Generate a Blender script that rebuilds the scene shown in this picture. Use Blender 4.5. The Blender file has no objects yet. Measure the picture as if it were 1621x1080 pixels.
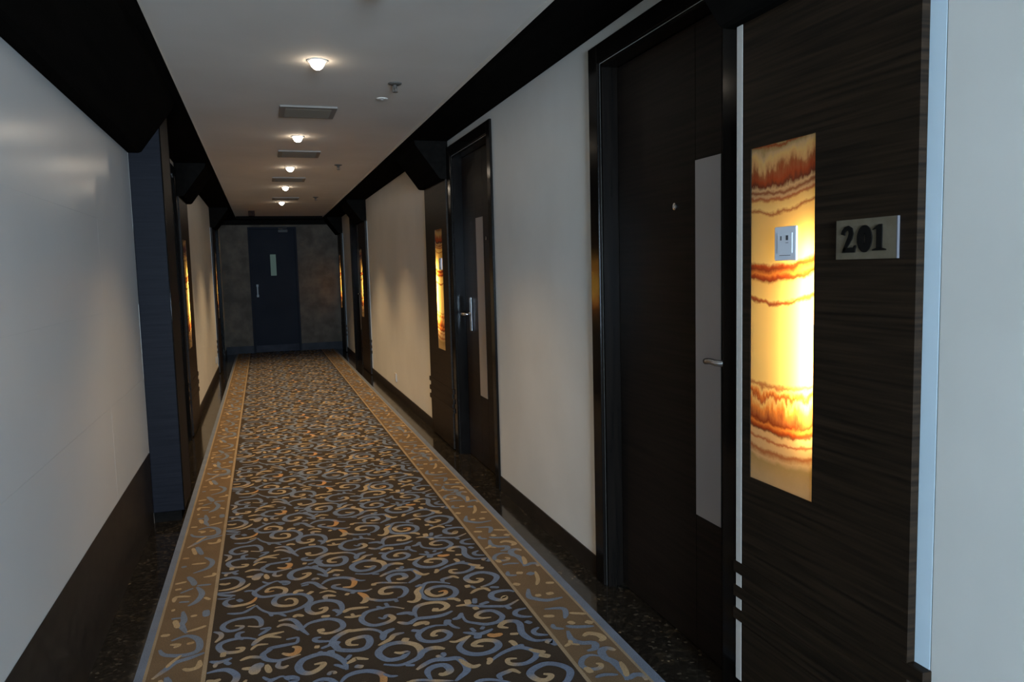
import bpy, bmesh, math, random
from mathutils import Vector, Matrix
random.seed(7)
C = bpy.context.scene.collection
PI = math.pi

# ------------------------------------------------------------------ materials
def mat(name, base=(.5, .5, .5), rough=.5, metal=0.0, spec=.5, coat=0.0, coat_rough=.1):
    m = bpy.data.materials.new(name); m.use_nodes = True
    p = m.node_tree.nodes['Principled BSDF']
    p.inputs['Base Color'].default_value = (*base, 1)
    p.inputs['Roughness'].default_value = rough
    p.inputs['Metallic'].default_value = metal
    p.inputs['Specular IOR Level'].default_value = spec
    p.inputs['Coat Weight'].default_value = coat
    p.inputs['Coat Roughness'].default_value = coat_rough
    return m

def N(m, typ, **kw):
    n = m.node_tree.nodes.new(typ)
    for k, v in kw.items():
        if k in n.inputs: n.inputs[k].default_value = v
        else: setattr(n, k, v)
    return n

def L(m, a, b): m.node_tree.links.new(a, b)

def ramp(m, stops):
    r = m.node_tree.nodes.new('ShaderNodeValToRGB'); e = r.color_ramp.elements
    while len(e) > 1: e.remove(e[-1])
    e[0].position = stops[0][0]; e[0].color = (*stops[0][1], 1)
    for p, c in stops[1:]:
        q = e.new(p); q.color = (*c, 1)
    return r

def noise_mat(name, c1, c2, scale=(1, 1, 1), nscale=5.0, detail=6, rough=.4, spec=.5, coat=0, coat_rough=.1, bump=0.0, lo=.35, hi=.65):
    m = mat(name, c1, rough, 0, spec, coat, coat_rough)
    p = m.node_tree.nodes['Principled BSDF']
    tc = N(m, 'ShaderNodeTexCoord'); mp = N(m, 'ShaderNodeMapping', Scale=scale)
    nz = N(m, 'ShaderNodeTexNoise', Scale=nscale, Detail=detail)
    L(m, tc.outputs['Object'], mp.inputs['Vector']); L(m, mp.outputs['Vector'], nz.inputs['Vector'])
    r = ramp(m, [(lo, c1), (hi, c2)])
    L(m, nz.outputs['Fac'], r.inputs['Fac']); L(m, r.outputs['Color'], p.inputs['Base Color'])
    if bump:
        b = N(m, 'ShaderNodeBump', Strength=bump, Distance=.002)
        L(m, nz.outputs['Fac'], b.inputs['Height']); L(m, b.outputs['Normal'], p.inputs['Normal'])
    return m

WOOD = noise_mat('dark_wenge_wood', (.0085, .0058, .0038), (.023, .014, .008), (1.0, .7, 26), 4, 8, .42, .07)
DOORW = noise_mat('dark_door_wood', (.009, .0065, .005), (.017, .011, .008), (1.0, .7, 22), 4, 8, .45, .08)
FRAME = noise_mat('polished_dark_frame', (.004, .0033, .0028), (.007, .0052, .004), (20, 20, 1), 3, 5, .13, .12)
COLW = noise_mat('dark_column_veneer', (.0042, .0042, .0058), (.008, .0078, .0100), (1, 1.5, 30), 4, 8, .5, .04)
SOFFIT = noise_mat('dark_soffit_board', (.0045, .004, .0034), (.0065, .0055, .0046), (8, 1, 8), 3, 5, 1.0, 0)
WHITE = noise_mat('off_white_wall', (.60, .58, .53), (.64, .62, .57), (1, 1, 1), 3, 6, .42, .4)
PALE = noise_mat('pale_blue_strip', (.55, .66, .72), (.58, .69, .75), (1, 1, 1), 3, 4, .4, .4)
PALESTRIP = mat('white_strip', (.50, .455, .40), .6, 0, .2)
TILE = noise_mat('satin_cladding', (.58, .57, .54), (.62, .61, .58), (1, .6, .6), 2, 5, .24, .5)
CEIL = noise_mat('ceiling_paint', (.51, .46, .40), (.55, .50, .44), (1, 1, 1), 2, 5, .9, .2)
SKIRT = noise_mat('dark_skirting', (.012, .009, .007), (.024, .018, .013), (1, 3, 6), 4, 6, .4, .15)
STONE = noise_mat('brown_stone', (.046, .034, .023), (.082, .062, .043), (1, 1, 1), 6, 9, .6, .1, bump=.1)
STEEL = mat('brushed_steel', (.40, .37, .36), .45, .35)
CHROME = mat('satin_chrome', (.62, .62, .62), .22, 1)
PLASTIC = mat('white_plastic', (.66, .68, .72), .35)
DARKPL = mat('dark_print', (.06, .06, .07), .5)
NUM = mat('dark_numeral', (.008, .007, .006), .9, 0, 0)
SLAT = mat('vent_slat', (.13, .10, .072), .8, 0, .05)
CLOSER = mat('closer_body', (.06, .058, .055), .6, 0, .1)
PLATE = noise_mat('grey_plate', (.105, .084, .054), (.128, .104, .07), (1, 1, 1), 30, 3, .5, .2)
PLATEEDGE = mat('plate_edge', (.10, .095, .10), .5, 0, .1)
VENT = mat('vent_metal', (.20, .172, .145), .8, 0, .05)
VENTIN = mat('vent_dark', (.02, .018, .016), .7)
FIREDOOR = noise_mat('blue_black_door', (.012, .013, .017), (.016, .017, .021), (1, 1, 1), 2, 4, .6, .03)
BOXW = mat('light_box_lining', (.86, .82, .72), .8)
BROWNPL = mat('brown_plastic', (.030, .017, .013), .9, 0, 0)
SPRK = mat('dark_sprinkler_metal', (.07, .06, .05), .6, 0, .1)
PULL = mat('satin_pull', (.30, .31, .30), .55, 0, .2)
SOCKETW = mat('cream_socket', (.44, .42, .38), .6, 0, .1)
GREYPL = mat('grey_plastic', (.42, .40, .37), .5)

def granite():
    m = mat('polished_granite', (.02, .018, .015), .10, 0, .5)
    p = m.node_tree.nodes['Principled BSDF']
    tc = N(m, 'ShaderNodeTexCoord')
    v = N(m, 'ShaderNodeTexVoronoi', Scale=95.0); v2 = N(m, 'ShaderNodeTexVoronoi', Scale=38.0)
    nz = N(m, 'ShaderNodeTexNoise', Scale=22.0, Detail=5)
    for q in (v, v2, nz): L(m, tc.outputs['Object'], q.inputs['Vector'])
    sep = N(m, 'ShaderNodeSeparateColor'); L(m, v.outputs['Color'], sep.inputs['Color'])
    r = ramp(m, [(0, (.008, .007, .0055)), (.60, (.014, .0115, .0085)), (.94, (.026, .021, .015)), (.99, (.06, .049, .034))])
    L(m, sep.outputs['Red'], r.inputs['Fac'])
    sep2 = N(m, 'ShaderNodeSeparateColor'); L(m, v2.outputs['Color'], sep2.inputs['Color'])
    r2 = ramp(m, [(0, (1, 1, 1)), (.9, (1, 1, 1)), (.985, (2.2, 2.0, 1.7))])
    L(m, sep2.outputs['Green'], r2.inputs['Fac'])
    mx = N(m, 'ShaderNodeMix', data_type='RGBA', blend_type='MULTIPLY'); mx.inputs['Factor'].default_value = 1
    L(m, r.outputs['Color'], mx.inputs['A']); L(m, r2.outputs['Color'], mx.inputs['B'])
    L(m, mx.outputs['Result'], p.inputs['Base Color'])
    r3 = ramp(m, [(.3, (.06,) * 3), (.7, (.16,) * 3)]); L(m, nz.outputs['Fac'], r3.inputs['Fac'])
    L(m, r3.outputs['Color'], p.inputs['Roughness'])
    return m
GRANITE = granite()

def carpet_mat():
    m = mat('scroll_carpet', (.1, .1, .1), .95, 0, .1)
    p = m.node_tree.nodes['Principled BSDF']
    at = N(m, 'ShaderNodeAttribute', attribute_name='Col')
    tc = N(m, 'ShaderNodeTexCoord')
    n1 = N(m, 'ShaderNodeTexNoise', Scale=260.0, Detail=3); n2 = N(m, 'ShaderNodeTexNoise', Scale=9.0, Detail=4)
    L(m, tc.outputs['Object'], n1.inputs['Vector']); L(m, tc.outputs['Object'], n2.inputs['Vector'])
    r1 = ramp(m, [(.3, (.78,) * 3), (.7, (1.2,) * 3)]); L(m, n1.outputs['Fac'], r1.inputs['Fac'])
    r2 = ramp(m, [(.3, (.9, .88, .86)), (.7, (1.08, 1.06, 1.04))]); L(m, n2.outputs['Fac'], r2.inputs['Fac'])
    a = N(m, 'ShaderNodeMix', data_type='RGBA', blend_type='MULTIPLY'); a.inputs['Factor'].default_value = 1
    b = N(m, 'ShaderNodeMix', data_type='RGBA', blend_type='MULTIPLY'); b.inputs['Factor'].default_value = 1
    L(m, at.outputs['Color'], a.inputs['A']); L(m, r1.outputs['Color'], a.inputs['B'])
    L(m, a.outputs['Result'], b.inputs['A']); L(m, r2.outputs['Color'], b.inputs['B'])
    L(m, b.outputs['Result'], p.inputs['Base Color'])
    bp = N(m, 'ShaderNodeBump', Strength=.4, Distance=.003)
    L(m, n1.outputs['Fac'], bp.inputs['Height']); L(m, bp.outputs['Normal'], p.inputs['Normal'])
    return m
CARPET = carpet_mat()

def onyx_mat(sign, seed):
    """Banded translucent stone, lit only by the tube in the light box behind it."""
    m = bpy.data.materials.new('banded_onyx'); m.use_nodes = True
    nt = m.node_tree; nt.nodes.clear()
    out = N(m, 'ShaderNodeOutputMaterial')
    tc = N(m, 'ShaderNodeTexCoord'); sep = N(m, 'ShaderNodeSeparateXYZ')
    L(m, tc.outputs['Object'], sep.inputs['Vector'])
    off = N(m, 'ShaderNodeVectorMath', operation='ADD'); off.inputs[1].default_value = (0, seed * 3.7, seed * 1.3)
    L(m, tc.outputs['Object'], off.inputs[0])
    n1 = N(m, 'ShaderNodeTexNoise', Scale=26.0, Detail=7, Roughness=.62)
    n2 = N(m, 'ShaderNodeTexNoise', Scale=6.0, Detail=3)
    mpv = N(m, 'ShaderNodeMapping', Scale=(1, 1, .25)); L(m, off.outputs['Vector'], mpv.inputs['Vector'])
    n3 = N(m, 'ShaderNodeTexNoise', Scale=30.0, Detail=6, Roughness=.65); L(m, mpv.outputs['Vector'], n3.inputs['Vector'])
    L(m, off.outputs['Vector'], n1.inputs['Vector']); L(m, off.outputs['Vector'], n2.inputs['Vector'])
    def M(op, a, b=None, c=None):
        q = N(m, 'ShaderNodeMath', operation=op)
        for i, v in enumerate((a, b, c)):
            if v is None: continue
            if isinstance(v, (int, float)): q.inputs[i].default_value = v
            else: L(m, v, q.inputs[i])
        return q.outputs[0]
    t = M('DIVIDE', M('SUBTRACT', sep.outputs['Z'], .714), .897)
    u = M('MULTIPLY', sep.outputs['Y'], sign / .128)           # -1 inner side .. 1 outer side
    t = M('SUBTRACT', t, M('MULTIPLY', M('POWER', M('ABSOLUTE', M('ADD', u, .25)), 2), .016))
    # in the two mottled zones the bands break up into drips
    zone = M('MAXIMUM', M('SUBTRACT', 1, M('MULTIPLY', M('ABSOLUTE', M('SUBTRACT', t, .925)), 16)),
             M('SUBTRACT', 1, M('MULTIPLY', M('ABSOLUTE', M('SUBTRACT', t, .235)), 16)))
    zone = M('MAXIMUM', zone, 0)
    t = M('ADD', t, M('MULTIPLY', M('SUBTRACT', n1.outputs['Fac'], .5), .034))
    t = M('ADD', t, M('MULTIPLY', M('SUBTRACT', n2.outputs['Fac'], .5), .022))
    t = M('ADD', t, M('MULTIPLY', M('MULTIPLY', M('SUBTRACT', n3.outputs['Fac'], .5), .20), zone))
    R1 = (.42, .085, .022); R2 = (.24, .05, .018); O1 = (.80, .32, .08); Y1 = (.96, .80, .36); Y2 = (.92, .71, .30); P1 = (.80, .62, .36); BR = (.45, .16, .06); DK = (.16, .05, .025); OL = (.55, .42, .20)
    st = [(0, P1), (.064, OL), (.078, P1), (.096, BR), (.106, P1), (.124, P1), (.130, R1), (.137, P1), (.150, P1), (.157, DK), (.166, R1), (.178, O1), (.186, R2), (.205, BR), (.228, O1), (.255, Y2), (.268, R1), (.278, O1), (.288, Y1), (.298, BR), (.306, Y1)]
    lower = ramp(m, st)
    up = ramp(m, [(.52, Y1), (.536, Y1), (.541, R2), (.548, BR), (.554, Y1), (.600, Y2), (.609, R2), (.618, R1), (.626, O1), (.640, R2), (.650, R1), (.660, Y1), (.797, Y2), (.805, BR), (.811, Y1), (.832, Y2), (.842, R1), (.850, P1), (.861, R2), (.870, P1), (.882, DK), (.90, R1), (.925, BR), (.945, (.85, .55, .25)), (.962, Y2), (.975, P1), (.985, OL), (.993, R1), (1.0, OL)])
    L(m, t, lower.inputs['Fac']); L(m, t, up.inputs['Fac'])
    sel = M('GREATER_THAN', t, .45)
    mx = N(m, 'ShaderNodeMix', data_type='RGBA'); L(m, sel, mx.inputs['Factor'])
    L(m, lower.outputs['Color'], mx.inputs['A']); L(m, up.outputs['Color'], mx.inputs['B'])
    tr = N(m, 'ShaderNodeBsdfTranslucent'); df = N(m, 'ShaderNodeBsdfDiffuse')
    L(m, mx.outputs['Result'], tr.inputs['Color']); L(m, mx.outputs['Result'], df.inputs['Color'])
    s1 = N(m, 'ShaderNodeMixShader'); s1.inputs[0].default_value = .28
    L(m, tr.outputs[0], s1.inputs[1]); L(m, df.outputs[0], s1.inputs[2])
    gl = N(m, 'ShaderNodeBsdfGlossy', Roughness=.15); fr = N(m, 'ShaderNodeFresnel', IOR=1.45)
    s2 = N(m, 'ShaderNodeMixShader'); L(m, fr.outputs[0], s2.inputs[0])
    L(m, s1.outputs[0], s2.inputs[1]); L(m, gl.outputs[0], s2.inputs[2]); L(m, s2.outputs[0], out.inputs['Surface'])
    return m

def emit_mat(name, col, strength):
    m = bpy.data.materials.new(name); m.use_nodes = True
    m.node_tree.nodes.clear()
    o = N(m, 'ShaderNodeOutputMaterial'); e = N(m, 'ShaderNodeEmission', Strength=strength); e.inputs['Color'].default_value = (*col, 1)
    L(m, e.outputs[0], o.inputs['Surface']); return m

def glass_mat():
    m = mat('clear_glass', (.9, .95, .95), .03); m.node_tree.nodes['Principled BSDF'].inputs['Transmission Weight'].default_value = 1
    return m
GLASS = glass_mat()

# ------------------------------------------------------------------ mesh helpers (world coordinates)
def box(bm, x0, x1, y0, y1, z0, z1):
    x0, x1 = min(x0, x1), max(x0, x1); y0, y1 = min(y0, y1), max(y0, y1); z0, z1 = min(z0, z1), max(z0, z1)
    v = [bm.verts.new(p) for p in ((x0, y0, z0), (x1, y0, z0), (x1, y1, z0), (x0, y1, z0), (x0, y0, z1), (x1, y0, z1), (x1, y1, z1), (x0, y1, z1))]
    for f in ((3, 2, 1, 0), (4, 5, 6, 7), (0, 1, 5, 4), (1, 2, 6, 5), (2, 3, 7, 6), (3, 0, 4, 7)):
        bm.faces.new([v[i] for i in f])
    return bm

def nb(*boxes):
    bm = bmesh.new()
    for b in boxes: box(bm, *b)
    return bm

def prism(bm, pts, axis, a, b):
    """pts in the other two axes (x,z for axis y / y,z for axis x), extruded from a to b."""
    def P(p, t): return (p[0], t, p[1]) if axis == 'y' else (t, p[0], p[1])
    v0 = [bm.verts.new(P(p, a)) for p in pts]; v1 = [bm.verts.new(P(p, b)) for p in pts]
    n = len(pts)
    for i in range(n): bm.faces.new([v0[i], v0[(i + 1) % n], v1[(i + 1) % n], v1[i]])
    bm.faces.new(v0[::-1]); bm.faces.new(v1)
    bmesh.ops.recalc_face_normals(bm, faces=bm.faces[:])
    return bm

def lathe(bm, prof, centre, axis='z', n=24):
    """prof: (radius, offset along the axis); closed at both ends when the radius is 0."""
    rings = []
    for r, h in prof:
        ring = []
        for i in range(n if r > 0 else 1):
            a = 2 * PI * i / n
            p = Vector((r * math.cos(a), r * math.sin(a), h))
            if axis == 'x': p = Vector((p.z, p.x, p.y))
            if axis == 'y': p = Vector((p.x, p.z, p.y))
            ring.append(bm.verts.new(p + Vector(centre)))
        rings.append(ring)
    for a, b in zip(rings, rings[1:]):
        for i in range(n):
            q = [a[i % len(a)], a[(i + 1) % len(a)], b[(i + 1) % len(b)], b[i % len(b)]]
            q = list(dict.fromkeys(q))
            if len(q) > 2: bm.faces.new(q)
    bmesh.ops.recalc_face_normals(bm, faces=bm.faces[:])
    return bm

def tube(bm, pts, r, n=10):
    pts = [Vector(p) for p in pts]; rings = []
    for i, p in enumerate(pts):
        d = (pts[min(i + 1, len(pts) - 1)] - pts[max(i - 1, 0)]).normalized()
        u = d.orthogonal().normalized() if i == 0 else (u - d * u.dot(d)).normalized()
        w = d.cross(u)
        rings.append([bm.verts.new(p + (u * math.cos(2 * PI * k / n) + w * math.sin(2 * PI * k / n)) * r) for k in range(n)])
    for a, b in zip(rings, rings[1:]):
        for k in range(n): bm.faces.new([a[k], a[(k + 1) % n], b[(k + 1) % n], b[k]])
    bm.faces.new(rings[0][::-1]); bm.faces.new(rings[-1])
    bmesh.ops.recalc_face_normals(bm, faces=bm.faces[:])
    return bm

def wpos(o):
    p = Vector(o.location)
    while o.parent: o = o.parent; p += Vector(o.location)
    return p

def obj(name, bm, m, parent=None, bevel=0, smooth=False):
    """Link ONE mesh; the vertices are given in world space and re-based to the parent's (or their own) origin."""
    me = bpy.data.meshes.new(name)
    if parent: o0 = wpos(parent)
    else:
        xs = [v.co for v in bm.verts]
        o0 = Vector((sum(v.x for v in xs) / len(xs), sum(v.y for v in xs) / len(xs), min(v.z for v in xs)))
    for v in bm.verts: v.co -= o0
    if smooth:
        for f in bm.faces: f.smooth = True
    bm.to_mesh(me); bm.free()
    me.materials.append(m)
    o = bpy.data.objects.new(name, me); C.objects.link(o)
    if parent: o.parent = parent
    else: o.location = o0
    if bevel:
        b = o.modifiers.new('bevel', 'BEVEL'); b.width = bevel; b.segments = 2; b.limit_method = 'ANGLE'
    return o

def tag(o, label, cat, group=None, kind=None):
    o['label'] = label; o['category'] = cat
    if group: o['group'] = group
    if kind: o['kind'] = kind
    return o

def thing(name, loc, label, cat, group=None, kind=None):
    o = bpy.data.objects.new(name, None); C.objects.link(o); o.location = loc; o.empty_display_size = .1
    return tag(o, label, cat, group, kind)

def dup(root, loc, label):
    r = root.copy(); C.objects.link(r); r.location = loc; r['label'] = label
    for ch in list(root.children):
        c = ch.copy(); C.objects.link(c); c.parent = r
        for g in list(ch.children):
            d = g.copy(); C.objects.link(d); d.parent = c
    return r
bpy.context.view_layer.update()
SCROLLS = """
tbbbbt|21|-164,2953 -137,2939 -150,2918 -184,2915 -207,2950 -198,2986 -166,3007 -128,3009 -92,3002 -73,2964 -71,2924 -81,2914 -118,2932
ttbbb|22|-156,2768 -133,2762 -138,2741 -165,2740 -193,2751 -211,2786 -211,2815 -191,2835 -156,2842 -117,2833 -85,2809
b|20|-128,2888 -149,2883 -151,2853 -132,2827
btt|22|-101,2767 -85,2797 -52,2827 9,2838
t|16|-78,2819 -39,2816 -2,2793
t|14|-105,2734 -85,2764 -47,2759
b|18|-75,2890 -43,2887 -59,2861 -80,2838
t|20|-195,2751 -196,2718
b|21|-166,2701 -188,2688 -212,2686 -237,2701
bt|16|-185,2684 -214,2676 -218,2651
b|18|-170,2654 -187,2679
bt|18|-237,2929 -213,2907 -209,2875 -227,2839
t|20|-196,3387 -215,3378 -239,3392
bbbtt|24|-241,3441 -206,3447 -175,3438 -147,3390 -158,3342 -194,3318 -240,3318
tttbb|18|-116,3352 -129,3325 -161,3293 -199,3283 -243,3294
b|20|-242,3282 -210,3257 -171,3242
b|12|-240,3233 -208,3223 -182,3234
b|33|-143,3189 -162,3179
bbbttoo|22|-172,3212 -199,3205 -208,3174 -187,3140 -152,3135 -122,3140 -100,3161 -89,3192
otttbbbbbb|21|-20,3232 -50,3231 -39,3264 -6,3264 24,3233 18,3192 -17,3182 -62,3184 -89,3210 -98,3244 -83,3269 -55,3302 -14,3332 5,3324
b|33|2,3325 33,3300 16,3281
b|16|-99,3262 -119,3271 -138,3268
b|14|-66,3352 -45,3324 -14,3332
ttttbbbbbbbb|22|20,3117 34,3129 56,3117 62,3086 50,3062 14,3065 -16,3088 -22,3125 -8,3160 22,3173 64,3165 91,3152 112,3119 117,3076 90,3035 58,3014 18,3005 -36,3019 -70,3061 -90,3112
b|14|-42,3028 -31,2986
b|16|-33,3004 -5,3000 20,2966
b|18|-93,3106 -132,3063 -162,3061 -196,3074
t|10|-93,3121 -127,3101
t|22|95,3187 72,3196 57,3171
t|20|131,3169 109,3145
toot|24|-2,2672 23,2652 46,2660 52,2692 33,2708
bbbbbbt|22|56,2774 49,2734 15,2729 -36,2725 -45,2711 -65,2685 -55,2648 -21,2624 12,2628 58,2641
b|14|14,2771 56,2774
btt|20|-65,2663 -95,2680 -114,2682 -139,2669
t|21|-84,2611 -104,2603 -132,2611
bt|39|-67,2626 -89,2597 -91,2557
t|22|-53,2610 -46,2565 -37,2557
bt|18|-8,2625 -18,2586 -2,2569 16,2579
tttbbbbbb|24|142,2986 169,2990 160,2957 123,2951 102,2987 107,3028 135,3054 183,3055 221,3021 230,2966 218,2921 201,2900
b|20|192,2959 208,2946 214,2916
btt|22|177,3059 175,3095 189,3101 216,3085
t|14|155,3139 191,3149 221,3119
t|21|47,2945 61,2961 83,2942
tbbb|21|-9,2933 22,2938 48,2918 65,2865 72,2830 93,2778
tb|20|-15,2883 7,2897 39,2875 61,2828
t|27|124,2797 151,2800
ttbbbbb|22|128,2783 157,2766 190,2772 217,2800 211,2849 174,2883 124,2882 93,2867 72,2830
t|20|146,2914 179,2908
tttbbbbbbttbb|26|254,2638 224,2650 225,2679 253,2692 288,2691 296,2652 280,2611 247,2600 193,2621 179,2649 170,2694 194,2733 229,2757 246,2754 300,2746 337,2716 348,2674
b|20|170,2700 119,2716 112,2740 134,2744
b|16|168,2677 128,2657
t|22|106,2677 124,2673
b|39|183,2695 167,2665
b|26|340,2641 353,2691 393,2717
ttb|21|319,2608 364,2638 385,2666 421,2671
tttbbbbbbb|26|98,2553 128,2552 118,2524 85,2501 57,2516 47,2556 61,2594 86,2611 125,2619 161,2599 190,2550 198,2510 198,2479
b|20|119,2638 132,2610
b|26|159,2634 157,2601
b|16|221,2577 202,2546
b|16|160,2529 179,2512 196,2485
t|21|202,2519 226,2536 236,2544 274,2524
bt|22|225,2494 251,2479
bbbt|22|87,3259 116,3267 144,3250 168,3196 190,3168
b|15|88,3240 120,3247
bt|20|136,3286 149,3301 163,3288
tbbbbbt|21|247,3196 218,3195 219,3170 249,3145 282,3114 334,3093 364,3103
toobbbb|24|251,3163 286,3156 303,3194 300,3235 266,3265 225,3271 192,3257 171,3226
b|14|307,3232 326,3208 350,3202
t|22|254,3091 269,3082
b|20|292,3103 279,3085
oott|26|305,3086 322,3056 330,3023 321,2991 301,2979
tb|18|330,3028 347,2998 375,2982
ttbtb|15|368,3146 389,3154 420,3148 465,3127 512,3109
t|24|366,3147 387,3142
ttttbbbb|24|441,3036 421,3029 396,3039 396,3069 418,3091 454,3087 487,3068 492,3026 470,2986 448,2977
bbbt|22|448,2965 411,2968 371,2980 349,3004
b|16|437,2958 441,2939
bbbttbbbbbbt|22|351,2828 368,2811 380,2831 394,2829 403,2798 374,2773 325,2768 294,2803 290,2845 316,2890 358,2902 409,2904 456,2868
b|16|359,2927 381,2894
b|16|395,2946 400,2907
t|22|230,2917 258,2941 327,2932
t|18|229,2879 259,2867 293,2871
t|14|259,2898 265,2868
ootttbbbbbbbbbbb|24|614,2972 641,2974 636,2945 598,2936 575,2963 574,3000 606,3024 649,3020 680,2983 678,2935 645,2900 603,2902 560,2922 543,2969 550,3015 579,3073 617,3077 661,3050 677,3034
t|24|559,3049 532,3010 531,2968 521,2931 500,2916 479,2930
t|20|632,2894 662,2882 674,2854
b|16|536,3055 564,3072
bbtt|21|658,3061 657,3088 690,3101 709,3104 725,3077
t|30|555,2819 579,2810
ttttbb|24|568,2800 600,2809 618,2834 602,2870 559,2883 512,2872 489,2830 487,2776
b|24|455,2728 485,2763 533,2758 583,2759 626,2781
bbt|22|487,2769 447,2738 412,2764
b|24|481,2798 463,2826 420,2829
t|26|463,2709 485,2723 510,2720 511,2700
tttbbbbbbb|22|531,2607 513,2611 527,2637 557,2635 574,2600 547,2568 501,2568 470,2591 465,2636 495,2671 537,2684 580,2671
b|20|449,2679 476,2662
b|28|593,2715 580,2674
b|15|590,2689 599,2654 618,2630
ttbbbbbbttbbbb|26|364,2539 383,2527 406,2523 382,2494 336,2495 312,2537 319,2573 353,2601 401,2600 443,2566 452,2517 439,2478 401,2454 362,2448 317,2470
t|26|422,2628 409,2603
b|15|385,2439 414,2428
bbtt|26|436,2484 469,2516 502,2521 532,2501
tbb|22|492,2463 514,2457 522,2479
ttbbbb|26|477,2348 492,2338 516,2354 507,2393 470,2397 444,2371 446,2320
tbbbbbbb|26|414,2397 450,2425 484,2439 523,2429 558,2422 572,2374 567,2334 539,2305 517,2284
t|22|562,2415 577,2372 594,2350 619,2356
ttttbbbbbbt|26|662,2471 632,2489 651,2510 687,2509 713,2487 711,2453 676,2426 633,2423 596,2446 581,2491 600,2524 630,2554
t|16|559,2548 581,2537 618,2553 641,2562
b|22|621,2595 648,2578 672,2563 702,2570 729,2584
b|16|656,2619 663,2585
b|28|657,2532 669,2564
o|27|701,2551 718,2533 751,2536
b|16|689,2594 703,2614
tttbbbbbbb|22|750,2675 713,2682 700,2707 725,2732 761,2732 781,2711 791,2665 762,2630 718,2627 689,2645 654,2678 653,2732
b|22|655,2752 638,2718 609,2709
ttbbbbt|21|649,2815 681,2815 704,2800 733,2782 791,2760 836,2749 894,2784
t|26|703,2858 700,2814
b|20|736,2859 723,2812
b|20|779,2809 737,2794
t|22|719,2757 713,2784
b|20|839,2716 832,2744
tttbbbbb|26|834,2820 854,2832 844,2810 820,2810 801,2840 812,2876 847,2889 884,2882 902,2861
t|20|732,2907 765,2935 799,2936 812,2903
t|28|727,2982 752,2982
b|14|752,2982 763,2950
ttttbbbbbbbt|26|793,3047 814,3031 791,3010 763,3022 753,3062 778,3090 823,3104 863,3080 880,3035 853,2986 818,2964 787,2955
b|20|823,2941 857,2924
tttbbbbbbb|22|744,2351 716,2356 709,2333 727,2315 765,2311 803,2334 817,2367 799,2402 767,2420 722,2409 682,2385 644,2352
t|22|802,2395 831,2367 850,2360
t|26|822,2349 853,2323
t|22|757,2476 766,2461 768,2431
b|20|748,2422 796,2432
t|20|651,2386 658,2373 642,2347
tttbbbbbb|26|784,2570 759,2592 788,2620 822,2613 832,2583 819,2525 824,2480 845,2445 893,2436
t|18|775,2523 804,2515
tbb|33|873,2414 896,2423 900,2387
b|20|900,2469 865,2486 861,2515 889,2536
b|21|895,2625 860,2639 842,2666 858,2695 897,2701
b|22|859,2599 874,2574
"""
BORDER = """
b|27|977,2475 966,2412 986,2375 1028,2359 1015,2322 984,2316
t|27|1013,2416 1037,2429 1065,2411 1072,2378 1052,2364
t|17|924,2370 952,2388 957,2408
t|12|950,2382 977,2364
tbbbbb|29|1075,2285 1055,2310 1028,2296 1021,2252 1037,2213 1037,2131 1025,2100
ttbbbb|20|977,2229 991,2217 976,2198 945,2203 929,2234 949,2272 982,2286 1009,2269
t|20|1057,2212 1047,2152 1035,2120
t|24|936,2219 941,2180
b|17|941,2149 973,2155 1015,2140
bbt|24|1036,2102 1065,2121 1090,2105 1082,2078
b|22|984,2511 1016,2491 1079,2474
t|24|1008,2542 1018,2514
t|27|1066,2520 1085,2496
t|22|936,2615 975,2600
b|22|960,2669 1026,2652 1024,2610 1003,2568
t|19|1037,2605 1093,2575
b|19|945,2542 941,2512 970,2493
b|26|964,2868 943,2798 958,2770 998,2739 1064,2744
t|24|968,2796 993,2794
t|26|1015,2793 1046,2797
t|26|923,2942 944,2917
t|26|970,3043 997,3032
b|19|941,3072 932,3032 965,3019
t|17|1051,3029 1035,2948 1008,2891
b|34|1015,3025 1034,3000
t|22|1051,2899 1084,2887
"""
LEFT_BORDER = """
b|24|-378,2909 -329,2932 -286,2885 -280,2802 -324,2780 -388,2805 -410,2851
t|19|-379,2879 -349,2868 -364,2849
o|18|-298,2869 -323,2863
bbbbt|24|-257,2774 -301,2753 -348,2734 -372,2698 -409,2643
t|14|-333,2784 -361,2738 -373,2707
t|22|-270,2723 -271,2678 -298,2666 -319,2682
b|24|-362,3160 -350,3072 -355,3029 -331,2954
t|21|-383,3085 -367,3011
b|14|-398,3102 -361,3100
b|27|-276,3139 -272,3077
t|19|-329,3099 -306,3102
t|18|-332,2965 -289,2981 -267,2995
t|21|-419,2966 -388,2960
t|21|-406,3183 -392,3183
b|24|-347,3203 -317,3242 -303,3316 -328,3395
b|14|-385,3256 -346,3247
t|19|-405,3263 -400,3314 -345,3299
t|16|-290,3271 -268,3236
t|19|-413,3393 -388,3397
b|14|-389,3349 -342,3386
b|26|-374,3529 -348,3460 -340,3413
b|18|-329,3409 -273,3401
t|18|-419,3459 -375,3470
t|19|-310,3496 -268,3503 -270,3534
b|22|-356,3560 -295,3607 -284,3684 -321,3750
b|21|-412,3653 -391,3661
t|18|-371,3677 -310,3670
o|18|-417,3771 -389,3763
t|19|-383,3899 -364,3801
b|24|-366,3911 -335,3790
"""

# ------------------------------------------------------------------ layout (metres; the corridor runs along +y)
WR, WL, YE, YB = 1.285, -.615, 13.5, -5.0      # right wall, left wall, end wall, rear wall
ZC, ZS = 2.25, 2.205                            # ceiling, underside of the dark soffits
XA, XB = -.345, 1.012                           # inner edges of the soffits
BRK = 1.945                                     # underside of the cornice brackets
T = .16                                         # wall thickness

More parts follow.
